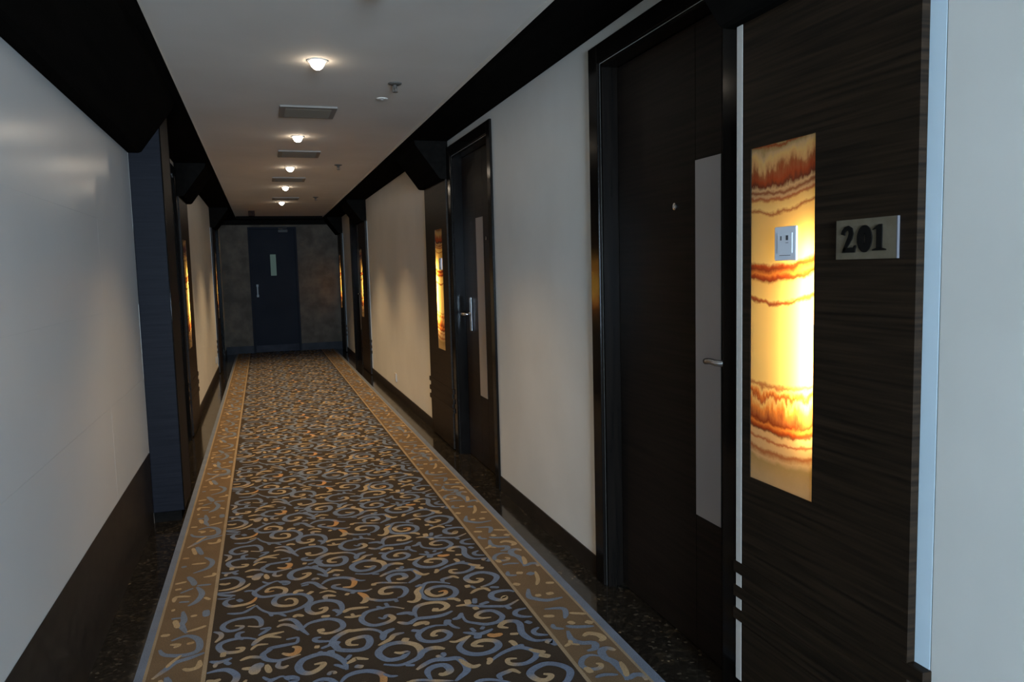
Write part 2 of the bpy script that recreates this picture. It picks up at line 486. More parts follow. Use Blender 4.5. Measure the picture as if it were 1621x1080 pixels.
# ------------------------------------------------------------------ floor, ceiling, walls
tag(obj('floor', nb((WL - T, WR + T, YB - .2, YE + .2, -.12, 0)), GRANITE), 'dark polished granite floor of the corridor', 'floor', kind='structure')
tag(obj('ceiling', nb((WL - T, WR + T, YB - .2, YE + .2, ZC, ZC + .12)), CEIL), 'plain painted corridor ceiling with a row of downlights', 'ceiling', kind='structure')

def wall(name, xin, sgn, openings, m, label, y0=YB, y1=YE):
    """openings: (y0, y1, z0, z1); built as vertical slices so that doorways and light boxes are real holes."""
    bm = bmesh.new(); xo = xin + sgn * T
    cur = y0
    for a, b, za, zb in sorted(openings):
        if a > cur: box(bm, xin, xo, cur, a, 0, ZC)
        if za > 0: box(bm, xin, xo, a, b, 0, za)
        if zb < ZC: box(bm, xin, xo, a, b, zb, ZC)
        cur = b
    if cur < y1: box(bm, xin, xo, cur, y1, 0, ZC)
    box(bm, xo, xo + sgn * .03, y0, y1, 0, ZC)  # unseen outer skin, added so sky light cannot leak round the doors
    return tag(obj(name, bm, m), label, 'wall', kind='structure')

# doors on the side walls: (inner y0, inner y1, frame y0, frame y1)
DR = [(1.945, 2.800, 1.866, 2.882), (4.345, 5.255, 4.275, 5.335), (10.72, 11.56, 10.64, 11.64)]
DL = [(5.70, 6.58, 5.62, 6.66), (11.80, 12.66, 11.72, 12.74)]
# wall panels with an onyx light: (y0, y1, onyx y0, onyx y1, outer side +1 far / -1 near)
PR = [(1.239, 1.834, 1.543, 1.797, -1), (5.37, 6.105, 5.535, 5.775, 1), (9.83, 10.60, 10.28, 10.535, -1), (12.84, 13.46, 13.17, 13.40, -1)]
PL = [(6.70, 7.42, 6.80, 7.07, 1), (10.98, 11.68, 11.36, 11.60, -1)]
ZO0, ZO1, ZD = .714, 1.611, 2.085
def holes(D, P):
    return [(a, b, 0, ZD) for a, b, _, _ in D] + [(p[2] - .004, p[3] + .004, ZO0 - .004, ZO1 + .004) for p in P]
wall('wall_right', WR, 1, holes(DR, PR), WHITE, 'off-white wall on the right with the numbered door in it')
wall('wall_left', WL, -1, holes(DL, PL), WHITE, 'off-white wall on the left behind the column', y0=4.4)
bm = bmesh.new()                                 # cladding sheets of the near left wall, hairline joints between them
zs = [.392, .785, 1.172, 1.552, 1.94]
ys = [YB, -3.5, -.80, 1.90, 3.475, 4.398]
rt = random.Random(3)
for i in range(len(zs) - 1):
    for j in range(len(ys) - 1):
        g = .0003; d = [rt.uniform(-.00022, .00022) for _ in range(4)]
        ya, yb_, za, zb = ys[j] + g, ys[j + 1] - g, zs[i] + g, zs[i + 1] - g
        f = [bm.verts.new(p) for p in ((WL + d[0], ya, za), (WL + d[1], yb_, za), (WL + d[2] + d[1] - d[0], yb_, zb), (WL + d[2], ya, zb))]
        k = [bm.verts.new(p) for p in ((WL - .0006, ya, za), (WL - .0006, yb_, za), (WL - .0006, yb_, zb), (WL - .0006, ya, zb))]
        bm.faces.new(f); bm.faces.new(k[::-1])
        for q in range(4): bm.faces.new([f[q], k[q], k[(q + 1) % 4], f[(q + 1) % 4]])
bmesh.ops.recalc_face_normals(bm, faces=bm.faces[:])
box(bm, WL - .0007, WL - T, YB, 4.4, 0, ZC)
tag(obj('wall_left', bm, TILE), 'satin pale cladding wall nearest on the left, in front of the column', 'wall', kind='structure')

bm = bmesh.new()                                 # rear wall with the daylight window
wx0, wx1, wz0, wz1 = -.5, 1.17, .35, 2.1
for b in ((WL - T, wx0, 0, ZC), (wx1, WR + T, 0, ZC), (wx0, wx1, 0, wz0), (wx0, wx1, wz1, ZC)):
    box(bm, b[0], b[1], YB - .14, YB, b[2], b[3])
tag(obj('wall_rear', bm, WHITE), 'off-white rear wall behind the viewer around a window', 'wall', kind='structure')
w = thing('window_1', (.335, YB - .07, wz0), 'rear window behind the viewer letting daylight in', 'window', kind='structure')
cx = (wx0 + wx1) / 2
obj('window_frame', nb((wx0, wx0 + .05, YB - .1, YB - .04, wz0, wz1), (wx1 - .05, wx1, YB - .1, YB - .04, wz0, wz1), (cx - .025, cx + .025, YB - .1, YB - .04, wz0, wz1),
                       (wx0, wx1, YB - .1, YB - .04, wz0, wz0 + .05), (wx0, wx1, YB - .1, YB - .04, wz1 - .05, wz1)), FRAME, w)
obj('pane', nb((wx0 + .05, cx - .025, YB - .075, YB - .068, wz0 + .05, wz1 - .05), (cx + .025, wx1 - .05, YB - .075, YB - .068, wz0 + .05, wz1 - .05)), GLASS, w)

# end wall: brown stone with an opening for the far door
ex0, ex1, ez = -.185, .590, 2.09
bm = nb((WL - T, ex0, YE, YE + .14, 0, ZC), (ex1, WR + T, YE, YE + .14, 0, ZC), (ex0, ex1, YE, YE + .14, ez, ZC), (WL - T, WR + T, YE + .14, YE + .18, 0, ZC))  # last slab: unseen backing added to block sky light behind the far door
tag(obj('wall_end', bm, STONE), 'dark brown stone wall closing the far end around the far door', 'wall', kind='structure')

# soffits, plaster lips, cornices
n_trim = [0]
def trim(bm, m, label, bevel=0):
    n_trim[0] += 1
    return tag(obj('trim_%d' % n_trim[0], bm, m, bevel=bevel), label, 'trim', kind='structure')
trim(nb((XB, WR, YB, YE, ZS, ZS + .022)), SOFFIT, 'dark wooden soffit board running along the top of the right wall')
trim(nb((WL, XA, YB, YE, ZS, ZS + .022)), SOFFIT, 'dark wooden soffit board running along the top of the left wall')
trim(nb((XA, XB, YE - .28, YE, ZS, ZS + .022)), SOFFIT, 'dark soffit board across the far end above the stone wall')
trim(nb((XB, WR, YB, YE, ZS + .022, ZC)), CEIL, 'plaster lip between the ceiling and the right soffit')
trim(nb((WL, XA, YB, YE, ZS + .022, ZC)), CEIL, 'plaster lip between the ceiling and the left soffit')
trim(nb((XA, XB, YE - .28, YE, ZS + .022, ZC)), SOFFIT, 'dark lip between the ceiling and the end soffit')
trim(nb((WL, WR, YE - .015, YE, 2.125, ZS)), SOFFIT, 'dark header band along the top of the stone end wall')
PROF = [(.235, ZS), (.228, 2.175), (.064, 1.951), (.050, BRK), (0, BRK), (0, ZS)]     # (distance from the wall, height)
trim(prism(bmesh.new(), [(WL + d, z) for d, z in PROF], 'y', YB, 4.4), SOFFIT, 'dark sloping cornice above the nearest left wall')
# dado, skirtings
def skirt(name, side, spans, h, label, d=.006):
    bm = bmesh.new(); x = WR if side > 0 else WL
    for a, b in spans: box(bm, x, x - side * d, a, b, 0, h)
    return tag(obj(name, bm, SKIRT), label, 'baseboard', kind='structure')
skirt('baseboard_right', 1, [(YB, 1.195), (1.24, 1.865), (2.883, 4.274), (5.336, 10.639), (11.641, YE)], .088, 'low dark skirting along the right wall')
skirt('baseboard_left', -1, [(YB, 4.4)], .388, 'tall dark wooden dado below the pale cladding on the left', .001)
skirt('baseboard_left', -1, [(4.8, 5.619), (6.661, 11.719), (12.741, YE)], .10, 'low dark skirting along the left wall beyond the column')
tag(obj('baseboard_end', nb((WL, ex0, YE - .012, YE, 0, .13), (ex1, WR, YE - .012, YE, 0, .13)), noise_mat('blue_grey_skirting', (.02, .021, .024), (.03, .031, .034), rough=.6, spec=.05)), 'blue-grey skirting along the stone end wall', 'baseboard', kind='structure')
# pale strip at the edge of the first panel
trim(nb((WR, WR - .003, YB, 1.196, .088, ZS)), WHITE, 'bluish white wall sheet at the right edge beside the numbered panel')

# ------------------------------------------------------------------ column on the left
col = thing('column', (WL, 4.6, 0), 'dark blue-black square column standing out from the left wall', 'column')
obj('shaft', nb((WL, -.460, 4.402, 4.80, .058, ZS)), COLW, col, bevel=.004)
obj('corner_bead', tube(bmesh.new(), [(-.461, 4.403, .06), (-.461, 4.403, ZS - .001)], .0035), FRAME, col, smooth=True)
obj('corner_bead', tube(bmesh.new(), [(-.461, 4.799, .06), (-.461, 4.799, ZS - .001)], .0035), FRAME, col, smooth=True)
obj('plinth', nb((WL, -.478, 4.42, 4.785, 0, .058)), SOFFIT, col)

# ------------------------------------------------------------------ side doors
def lever(parent, x, y, z, sgn, d, plate, m=CHROME):
    """sgn: +1 right wall; d: direction along y in which the lever points."""
    h = parent
    if plate: obj('handle_plate', nb((x, x - sgn * .008, y - .022, y + .022, z - .115, z + .115)), m, h, bevel=.003)
    else: obj('handle_rose', lathe(bmesh.new(), [(0, 0), (.026, 0), (.026, -sgn * .007), (.022, -sgn * .010), (0, -sgn * .010)], (x, y, z), 'x'), m, h, smooth=False)
    bm = tube(bmesh.new(), [(x, y, z), (x - sgn * .035, y, z), (x - sgn * .048, y + d * .006, z), (x - sgn * .052, y + d * .02, z), (x - sgn * .052, y + d * .05, z + .002), (x - sgn * .050, y + d * .075, z), (x - sgn * .046, y + d * .088, z - .002)], .0105)
    obj('handle_lever', bm, m, h, smooth=True)
    return h

def side_door(n, side, dims, label, strip=None, handle=None, peep=None, plate=False):
    a, b, fa, fb = dims; W = WR if side > 0 else WL; s = side
    X = lambda d: W - s * d                      # d out of the wall into the corridor
    o = thing('door_%d' % n, (W, (a + b) / 2, 0), label, 'door', kind='structure')
    fr = nb((X(.015), X(-.10), fa, a, 0, 2.157), (X(.015), X(-.10), b, fb, 0, 2.157), (X(.015), X(-.10), a, b, ZD, 2.157))
    # only the parts of the frame in front of the wall and inside the doorway
    bm = bmesh.new()
    for (y0, y1, z0, z1) in ((fa, a, 0, 2.157), (b, fb, 0, 2.157), (a, b, ZD, 2.157)):
        box(bm, X(.015), X(.0005), y0, y1, z0, z1)
    fr.free()
    obj('door_frame', bm, FRAME, o, bevel=.004)
    bm = nb((X(.0005), X(-.115), a + .0005, a + .014, 0, ZD - .0005), (X(.0005), X(-.115), b - .014, b - .0005, 0, ZD - .0005), (X(.0005), X(-.115), a + .014, b - .014, ZD - .014, ZD - .0005))
    obj('jamb_lining', bm, FRAME, o)
    xf, xb = X(-.065), X(-.105)
    bm = bmesh.new()
    y0, y1, z1 = a + .017, b - .017, ZD - .017
    if strip:
        s0, s1 = strip; g = .0025
        cut = [y0, s0 - g, s1 + g, y1] if s0 > y0 + .02 else [y0, s1 + g, y1]
        for p, q in zip(cut, cut[1:]):
            box(bm, xf, xb, p + g / 2, q - g / 2, .006, z1)
    else: box(bm, xf, xb, y0, y1, .006, z1)
    leaf = obj('door_leaf', bm, DOORW, o)
    if strip:
        obj('steel_strip', nb((xf - s * .0005, xf - s * .0025, strip[0], strip[1], .470, 1.640)), STEEL, leaf)
    if peep:
        obj('peephole', lathe(bmesh.new(), [(0, 0), (.012, 0), (.012, -s * .004), (.006, -s * .005), (0, -s * .003)], (xf, peep[0], peep[1]), 'x', 16), CHROME, leaf)
    if handle:
        lever(leaf, xf - s * .003, handle[0], handle[1], s, handle[2], plate)
    return o
side_door(1, 1, DR[0], 'dark wooden door beside the 201 plate, nearest on the right', (2.071, 2.217), (1.992, 1.008, 1), (2.348, 1.504))
side_door(2, 1, DR[1], 'second dark wooden door on the right with a tall handle backplate', (4.735, 4.905), (5.075, 1.005, 1), (4.668, 1.50), True)
side_door(3, 1, DR[2], 'third dark wooden door on the right, beyond the long white wall', (11.30, 11.42), (11.15, 1.0, -1), None, True)
side_door(4, -1, DL[0], 'dark wooden door on the left, in the recess just behind the column', (6.30, 6.44), (6.20, 1.0, -1), None, True)
side_door(5, -1, DL[1], 'dark wooden door farthest on the left near the stone end wall', (11.95, 12.09), (12.2, 1.0, 1), None, True)

# far door
o = thing('door_6', (.2, YE, 0), 'blue-black fire door with a small glass pane at the far end', 'door', kind='structure')
leaf = obj('door_leaf', nb((ex0 + .035, .150, YE + .03, YE + .07, .008, ez - .04), (.244, ex1 - .035, YE + .03, YE + .07, .008, ez - .04), (.150, .244, YE + .03, YE + .07, .008, 1.285), (.150, .244, YE + .03, YE + .07, 1.640, ez - .04)), FIREDOOR, o)
obj('door_frame', nb((ex0, ex0 + .033, YE - .01, YE + .1, 0, ez), (ex1 - .033, ex1, YE - .01, YE + .1, 0, ez), (ex0 + .033, ex1 - .033, YE - .01, YE + .1, ez - .038, ez)), FIREDOOR, o)
obj('kick_plate', nb((ex0 + .04, ex1 - .04, YE + .024, YE + .0295, .012, .125)), noise_mat('dull_kick_plate', (.03, .03, .036), (.018, .018, .023), rough=.6, spec=.05), leaf)
obj('glass_pane', nb((.151, .243, YE + .045, YE + .051, 1.286, 1.639)), emit_mat('daylight_glow_pane', (.55, .85, .78), .085), leaf)  # pane emits a faint green glow in place of daylight beyond the door
obj('pane_bead', nb((.143, .151, YE + .022, YE + .0295, 1.278, 1.647), (.243, .251, YE + .022, YE + .0295, 1.278, 1.647), (.151, .243, YE + .022, YE + .0295, 1.278, 1.286), (.151, .243, YE + .022, YE + .0295, 1.639, 1.647)), FIREDOOR, leaf)
bm = tube(bmesh.new(), [(-.075, YE + .03, 1.125), (-.075, YE - .02, 1.125), (-.075, YE - .025, 1.04), (-.075, YE - .02, .955), (-.075, YE + .03, .955)], .011)
box(bm, -.092, -.058, YE + .022, YE + .0295, 1.105, 1.145); box(bm, -.092, -.058, YE + .022, YE + .0295, .935, .975)
obj('pull_handle', bm, PULL, leaf)
bm = nb((.30, .45, YE - .03, YE + .028, 2.0, 2.045)); tube(bm, [(.37, YE - .015, 2.05), (.30, YE - .10, 2.062), (.44, YE - .03, 2.07)], .008)
obj('door_closer', bm, CLOSER, leaf)

# ------------------------------------------------------------------ wall panels with backlit onyx
ONYX_GROUP = 'dark wall panels with glowing onyx strips'
def wall_panel(side, dims, label, seed, power):
    y0, y1, o0, o1, outer = dims; W = WR if side > 0 else WL; s = side
    X = lambda d: W - s * d
    yc = (o0 + o1) / 2
    t = thing('wall_panel', (W, yc, 0), label, 'wall panel', ONYX_GROUP)
    zb, zt, d0, d1 = .012, BRK - .001, .0008, .023
    bm = nb((X(d0), X(d1), y0, o0, zb, zt), (X(d0), X(d1), o1, y1, zb, zt), (X(d0), X(d1), o0, o1, zb, ZO0), (X(d0), X(d1), o0, o1, ZO1, zt))
    obj('board', bm, WOOD, t)
    for z in (.4345, .3625, .2945):              # three rails that reach past both edges of the board
        a, b = (y0 - .045, y1 + .045)
        a = max(a, y0 - .045); 
        if outer < 0: b = y1 + .036
        else: a = y0 - .03
        obj('rail', nb((X(d1 + .0003), X(d1 + .003), a, b, z - .0175, z + .0175), (X(d0), X(d1 + .0003), a, y0 - .0005, z - .0175, z + .0175), (X(d0), X(d1 + .0003), y1 + .0005, b, z - .0175, z + .0175)), WOOD, t, bevel=.003)
    # onyx slab: polished face and edges, open towards the lamp
    bm = bmesh.new(); f = X(d1 - .002); k = X(d1 - .014)
    v = [bm.verts.new(p) for p in ((f, o0 + .001, ZO0 + .001), (f, o1 - .001, ZO0 + .001), (f, o1 - .001, ZO1 - .001), (f, o0 + .001, ZO1 - .001), (k, o0 + .001, ZO0 + .001), (k, o1 - .001, ZO0 + .001), (k, o1 - .001, ZO1 - .001), (k, o0 + .001, ZO1 - .001))]
    bm.faces.new(v[:4])
    for q in range(4): bm.faces.new([v[q], v[(q + 1) % 4], v[4 + (q + 1) % 4], v[4 + q]])
    bmesh.ops.recalc_face_normals(bm, faces=bm.faces[:])
    ox = obj('onyx_strip', bm, onyx_mat(outer, seed), t); ox['label'] = 'glowing banded amber onyx strip'
    obj('edge_strip', nb((X(d0), X(.003), (y0 - .040) if outer < 0 else y1 + .0005, (y0 - .0005) if outer < 0 else y1 + .040, .09, zt)), PALE, t)['label'] = 'pale strip along the outer edge'
    if dims is PR[0]: obj('edge_strip', nb((X(d0), X(.0236), y1 + .001, y1 + .0265, .098, zt)), PALESTRIP, t)['label'] = 'narrow white strip between panel and door frame'
    bm = bmesh.new(); a, b, za, zb2 = o0 - .003, o1 + .003, ZO0 - .003, ZO1 + .003; kx = -.105
    box(bm, X(kx), X(kx + .004), a, b, za, zb2)
    box(bm, X(kx + .004), X(-.001), a, a + .002, za, zb2); box(bm, X(kx + .004), X(-.001), b - .002, b, za, zb2)
    box(bm, X(kx + .004), X(-.001), a + .002, b - .002, za, za + .002); box(bm, X(kx + .004), X(-.001), a + .002, b - .002, zb2 - .002, zb2)
    obj('light_box', bm, BOXW, t)
    ld = bpy.data.lights.new('lamp_tube', 'AREA'); ld.shape = 'RECTANGLE'; ld.size = .46; ld.size_y = .020; ld.energy = power; ld.color = (1, .61, .20)
    lo = bpy.data.objects.new('lamp_tube', ld); C.objects.link(lo); lo.parent = t
    yl = (o1 - .022) if outer > 0 else (o0 + .022)
    lo.matrix_local = Matrix.Translation(Vector((X(-.030), yl, 1.12)) - t.location) @ Matrix.Rotation(PI / 2 * s, 4, 'Y')
    return t
PW = 4.2
wall_panel(1, PR[0], 'dark panel with onyx strip carrying the 201 plate, nearest on the right', 0, PW)
wall_panel(1, PR[1], 'dark panel with onyx strip just beyond the second right-hand door', 1, PW)
wall_panel(1, PR[2], 'dark panel with onyx strip ending the long white wall on the right', 2, PW * .5)
wall_panel(1, PR[3], 'dark panel with onyx strip in the far right corner beside the stone wall', 3, PW * .5)
wall_panel(-1, PL[0], 'dark panel with onyx strip on the left wall behind the column', 4, PW)
wall_panel(-1, PL[1], 'dark panel with onyx strip farthest along the left wall', 5, PW * .35)

def bracket(side, y0, y1, label):
    W = WR if side > 0 else WL
    o = obj('cornice_bracket', prism(bmesh.new(), [(W - side * (d + .0004), z - .0004) for d, z in PROF], 'y', y0, y1), SOFFIT)
    tag(o, label, 'bracket', 'dark sloping brackets above the onyx panels')
bracket(1, 1.236, 1.882, 'dark sloping bracket above the panel with the 201 plate')
bracket(1, 5.36, 6.13, 'dark sloping bracket under the right soffit above the second onyx panel')
bracket(1, 9.82, 10.61, 'dark sloping bracket on the right at the end of the long white wall')
bracket(1, 12.83, 13.46, 'dark sloping bracket in the far right corner by the stone wall')
bracket(-1, 6.69, 7.44, 'dark sloping bracket under the left soffit behind the column')
bracket(-1, 10.97, 11.69, 'dark sloping bracket farthest along the left wall')

# ------------------------------------------------------------------ number plate and bell plate on the first panel
XF = WR - .0232
np_ = thing('room_number_plate', (XF, 1.3725, 1.31), 'grey rectangular plate reading 201 on the nearest dark panel', 'sign')
py0, py1, pz0, pz1 = 1.283, 1.462, 1.310, 1.398
obj('plate', nb((XF, XF - .006, py0 + .0026, py1, pz0, pz1)), PLATE, np_)
obj('edge', nb((XF, XF - .0062, py0, py0 + .0025, pz0, pz1)), PLATEEDGE, np_)
def numeral(polys, ya):
    """polys in plate coordinates, u to the right as read (towards -y), v up, in mm."""
    bm = bmesh.new()
    for pts in polys:
        prism(bm, [(ya - u / 1000, pz0 + v / 1000) for u, v in pts], 'x', XF - .0061, XF - .0085)
    return bm
def band(cl):
    l, r = [], []
    for i, (u, v, w) in enumerate(cl):
        a = cl[max(i - 1, 0)]; b = cl[min(i + 1, len(cl) - 1)]
        dx, dy = b[0] - a[0], b[1] - a[1]; n = math.hypot(dx, dy)
        l.append((u - dy / n * w, v + dx / n * w)); r.append((u + dy / n * w, v - dx / n * w))
    return [[l[i], l[i + 1], r[i + 1], r[i]] for i in range(len(cl) - 1)]
two = band([(24, 56, 5.5), (26, 63, 5.0), (31, 68.5, 4.8), (38, 70, 5), (44.5, 66, 6), (46.5, 58, 6.2), (43.5, 49, 6), (38, 40, 5.2), (31, 29, 4), (26, 22, 3)]) + [[(22, 18), (57, 18), (59.5, 33), (55, 33), (52, 29), (26, 28)]]
obj('numeral', numeral([[(21 + (u - 22) * 1.13, 15 + (v - 18) * 1.05) for u, v in q] for q in two], py1), NUM, np_)
def ell(cx, cy, a, b, n=28): return [(cx + a * math.cos(2 * PI * i / n), cy + b * math.sin(2 * PI * i / n)) for i in range(n)]
oo, ii = ell(88.5, 44, 22, 29.5), ell(88.5, 44, 2.2, 13)
obj('numeral', numeral([[oo[i], oo[(i + 1) % 28], ii[(i + 1) % 28], ii[i]] for i in range(28)], py1), NUM, np_)
obj('numeral', numeral([[(123, 22), (139, 22), (139, 73), (130, 73), (123, 70)], [(112, 17.5), (150, 17.5), (150, 20), (139, 23), (123, 23), (112, 20)], [(111, 62), (123, 64), (123, 70), (118, 67)]], py1), NUM, np_)

b = thing('doorbell_plate', (XF, 1.647, 1.31), 'small white electrical plate on the nearest glowing onyx strip', 'switch')
XO = WR - .0212
def bell(root, xs, y0, y1, side):
    pl = obj('plate', nb((xs, xs - side * .006, y0, y1, 1.311, 1.397)), PLASTIC, root, bevel=.003)
    yc, w = (y0 + y1) / 2, (y1 - y0)
    obj('rocker', nb((xs - side * .0058, xs - side * .0072, yc - w * .33, yc + w * .33, 1.330, 1.380)), PLASTIC, root)
    for m_ in ((xs - side * .0072, xs - side * .0076, yc + w * .14, yc + w * .19, 1.362, 1.373), (xs - side * .0072, xs - side * .0076, yc - w * .16, yc - w * .06, 1.362, 1.374),
            (xs - side * .0072, xs - side * .0076, yc - w * .17, yc - w * .05, 1.355, 1.3562), (xs - side * .0060, xs - side * .0064, yc - w * .25, yc + w * .25, 1.3235, 1.3248)):
        obj('print', nb(m_), DARKPL, root)
bell(b, XO, 1.604, 1.690, 1)
b2 = thing('doorbell_plate', (XO, 5.60, 1.31), 'small electrical plate silhouetted on the second right-hand onyx strip', 'switch')
bell(b2, XO, 5.560, 5.645, 1)

# sockets low on the white walls
def socket(side, y, z, label):
    W = WR if side > 0 else WL
    t = thing('wall_socket', (W, y, z), label, 'socket')
    obj('plate', nb((W, W - side * .009, y - .043, y + .043, z - .043, z + .043)), SOCKETW, t, bevel=.003)
    obj('insert', nb((W - side * .0085, W - side * .0105, y - .026, y + .026, z - .026, z + .026)), GREYPL, t)
socket(1, 8.0, .20, 'white wall socket low on the long white wall on the right')
socket(-1, 10.55, .23, 'white wall socket low on the left wall before the last panel')

# ------------------------------------------------------------------ ceiling fittings
WARM = (1.0, .69, .37)
LENS = emit_mat('downlight_lens', (1, .86, .68), 40)
dl = None
DLY = [(.286, 3.614), (.287, 5.596), (.291, 7.211), (.297, 8.822), (.302, 10.668)]
DLN = ['nearest downlight, the largest bright dot on the ceiling', 'second downlight, between the first and second ceiling vents', 'third downlight, between the second and third ceiling vents',
       'fourth downlight, just past the third ceiling vent', 'farthest downlight on the ceiling, before the end door']
def downlight(x, y, label):
    t = thing('downlight', (x, y, ZC), label, 'downlight', 'round recessed downlights along the ceiling')
    obj('trim_ring', lathe(bmesh.new(), [(.034, 0), (.046, 0), (.046, -.003), (.038, -.006), (.034, -.004), (.034, 0)], (x, y, ZC), 'z', 28), GREYPL, t)
    obj('lens', lathe(bmesh.new(), [(0, -.040), (.012, -.038), (.022, -.031), (.030, -.018), (.0338, -.002), (.0338, 0), (0, 0)], (x, y, ZC), 'z', 28), LENS, t)
    return t
SPOT_W = 78
ld = bpy.data.lights.new('lamp', 'SPOT'); ld.energy = SPOT_W; ld.color = WARM; ld.spot_size = math.radians(102); ld.spot_blend = 1; ld.shadow_soft_size = .03
for i, ((x, y), lb) in enumerate(zip(DLY, DLN)):
    if dl is None: dl = downlight(x, y, lb); t = dl
    else: t = dup(dl, (x, y, ZC), lb)
    lo = bpy.data.objects.new('lamp', ld); C.objects.link(lo); lo.parent = t; lo.location = (0, 0, -.052)

def vent(x, y, label):
    t = thing('ceiling_vent', (x, y, ZC), label, 'vent', 'square ceiling air vents')
    h = .158
    obj('frame', nb((x - h, x + h, y - h, y - h + .03, ZC - .010, ZC), (x - h, x + h, y + h - .03, y + h, ZC - .010, ZC), (x - h, x - h + .03, y - h + .03, y + h - .03, ZC - .010, ZC), (x + h - .03, x + h, y - h + .03, y + h - .03, ZC - .010, ZC)), VENT, t)
    obj('backing', nb((x - h + .03, x + h - .03, y - h + .03, y + h - .03, ZC - .002, ZC)), VENTIN, t)
    for k in range(8):
        yk = y - h + .047 + k * .0317
        v = [(yk - .009, ZC - .0025), (yk + .009, ZC - .0135), (yk + .0105, ZC - .012), (yk - .0075, ZC - .0015)]
        obj('slat', prism(bmesh.new(), v, 'x', x - h + .03, x + h - .03), SLAT, t)
    return t
v0 = vent(.305, 4.735, 'nearest ceiling vent, between the first two downlights')
for x, y, lb in ((.330, 6.385, 'second ceiling vent, just past the second downlight'), (.308, 8.10, 'third ceiling vent, just past the third downlight'), (.335, 10.15, 'farthest ceiling vent, just before the last downlight')):
    dup(v0, (x, y, ZC), lb)

def sprinkler(x, y, label):
    t = thing('sprinkler_head', (x, y, ZC), label, 'sprinkler', 'pendent sprinkler heads on the ceiling')
    obj('escutcheon', lathe(bmesh.new(), [(0, 0), (.034, 0), (.033, -.005), (.020, -.009), (0, -.009)], (x, y, ZC)), SPRK, t)
    bm = lathe(bmesh.new(), [(0, -.009), (.009, -.009), (.008, -.02), (.003, -.03), (.003, -.042), (0, -.042)], (x, y, ZC), n=12)
    box(bm, x - .012, x - .009, y - .002, y + .002, ZC - .042, ZC - .012); box(bm, x + .009, x + .012, y - .002, y + .002, ZC - .042, ZC - .012)
    obj('body', bm, SPRK, t)
    obj('deflector', lathe(bmesh.new(), [(0, -.042), (.014, -.042), (.014, -.044), (0, -.044)], (x, y, ZC), n=16), SPRK, t)
    return t
s0 = sprinkler(.689, 3.96, 'nearest sprinkler head on the ceiling, right of the first vent')
for y, lb in ((6.995, 'second sprinkler head on the ceiling, right of the third downlight'), (9.96, 'farthest sprinkler head on the ceiling, right of the farthest vent')):
    dup(s0, (.690, y, ZC), lb)
t = thing('smoke_detector', (.405, 2.60, ZC), 'round detector at the top edge of the photo, nearest on the ceiling', 'detector')
obj('base', lathe(bmesh.new(), [(0, 0), (.055, 0), (.055, -.008), (0, -.008)], (.405, 2.60, ZC)), GREYPL, t)
obj('head', lathe(bmesh.new(), [(0, -.008), (.046, -.008), (.044, -.024), (.030, -.034), (0, -.036)], (.405, 2.60, ZC)), VENT, t)
t = thing('ceiling_sensor', (.678, 4.314, ZC), 'small pale disc on the ceiling behind the nearest sprinkler', 'sensor')
obj('rim', lathe(bmesh.new(), [(0, 0), (.032, 0), (.031, -.004), (.022, -.006), (0, -.006)], (.678, 4.314, ZC)), CEIL, t)
obj('lens', lathe(bmesh.new(), [(0, -.006), (.010, -.006), (.006, -.009), (0, -.010)], (.678, 4.314, ZC), n=16), GREYPL, t)
t = thing('alarm_box', (-.092, 12.14, ZC), 'small dark brown box on the ceiling near the far end', 'alarm')
obj('housing', nb((-.137, -.047, 12.10, 12.18, ZC - .075, ZC)), BROWNPL, t, bevel=.006)
obj('lens', lathe(bmesh.new(), [(0, 0), (.022, 0), (.018, -.004), (0, -.006)], (-.092, 12.0995, ZC - .038), 'y', 16), BROWNPL, t)

# ------------------------------------------------------------------ the carpet runner
def stroke(s):
    c, w, p = s.split('|')
    return c, float(w) / 1000, [(float(a.split(',')[0]) / 1000, float(a.split(',')[1]) / 1000) for a in p.split()]
PALETTE = {'b': (.125, .160, .228), 't': (.33, .255, .155), 'o': (.40, .215, .085)}
SOFT = {'b': (.135, .165, .215), 't': (.34, .25, .14), 'o': (.3, .2, .1)}
def catmull(p, n):
    out = []
    for i in range(len(p) - 1):
        a = p[max(i - 1, 0)]; b = p[i]; c = p[i + 1]; d = p[min(i + 2, len(p) - 1)]
        for k in range(n):
            t = k / n
            out.append(tuple(.5 * (2 * b[j] + (c[j] - a[j]) * t + (2 * a[j] - 5 * b[j] + 4 * c[j] - d[j]) * t * t + (3 * b[j] - a[j] - 3 * c[j] + d[j]) * t ** 3) for j in (0, 1)))
    out.append(p[-1]); return out
def ribbon(c, w, p, pal, n):
    q = catmull(p, n); m = len(q); rows = []
    for i, (x, y) in enumerate(q):
        t = i / (m - 1)
        a, b = q[max(i - 1, 0)], q[min(i + 1, m - 1)]
        dx, dy = b[0] - a[0], b[1] - a[1]; l = math.hypot(dx, dy) or 1
        e = min(1, (.30 if len(p) > 2 else .45) + .9 * math.sin(PI * min(max(t, .02), .98)) ** .8)
        if c[0] in 'to' and len(p) > 5 and t < .15: e = max(e, .85 * math.sin(PI * (.12 + t / .15 * .4)))
        h = w * .5 * e
        f = t * (len(c) - 1); k = min(int(f), len(c) - 2) if len(c) > 1 else 0
        g = f - k; ca = pal[c[k]]; cb = pal[c[min(k + 1, len(c) - 1)]]
        rows.append(((x - dy / l * h, y + dx / l * h), (x + dy / l * h, y - dx / l * h), tuple(ca[j] * (1 - g) + cb[j] * g for j in range(3))))
    return rows
verts, faces, cols = [], [], []
ZT = .008
def quad(x0, x1, y0, y1, z, c):
    b = len(verts); verts.extend([(x0, y0, z), (x1, y0, z), (x1, y1, z), (x0, y1, z)]); cols.extend([c] * 4); faces.append((b, b + 1, b + 2, b + 3))
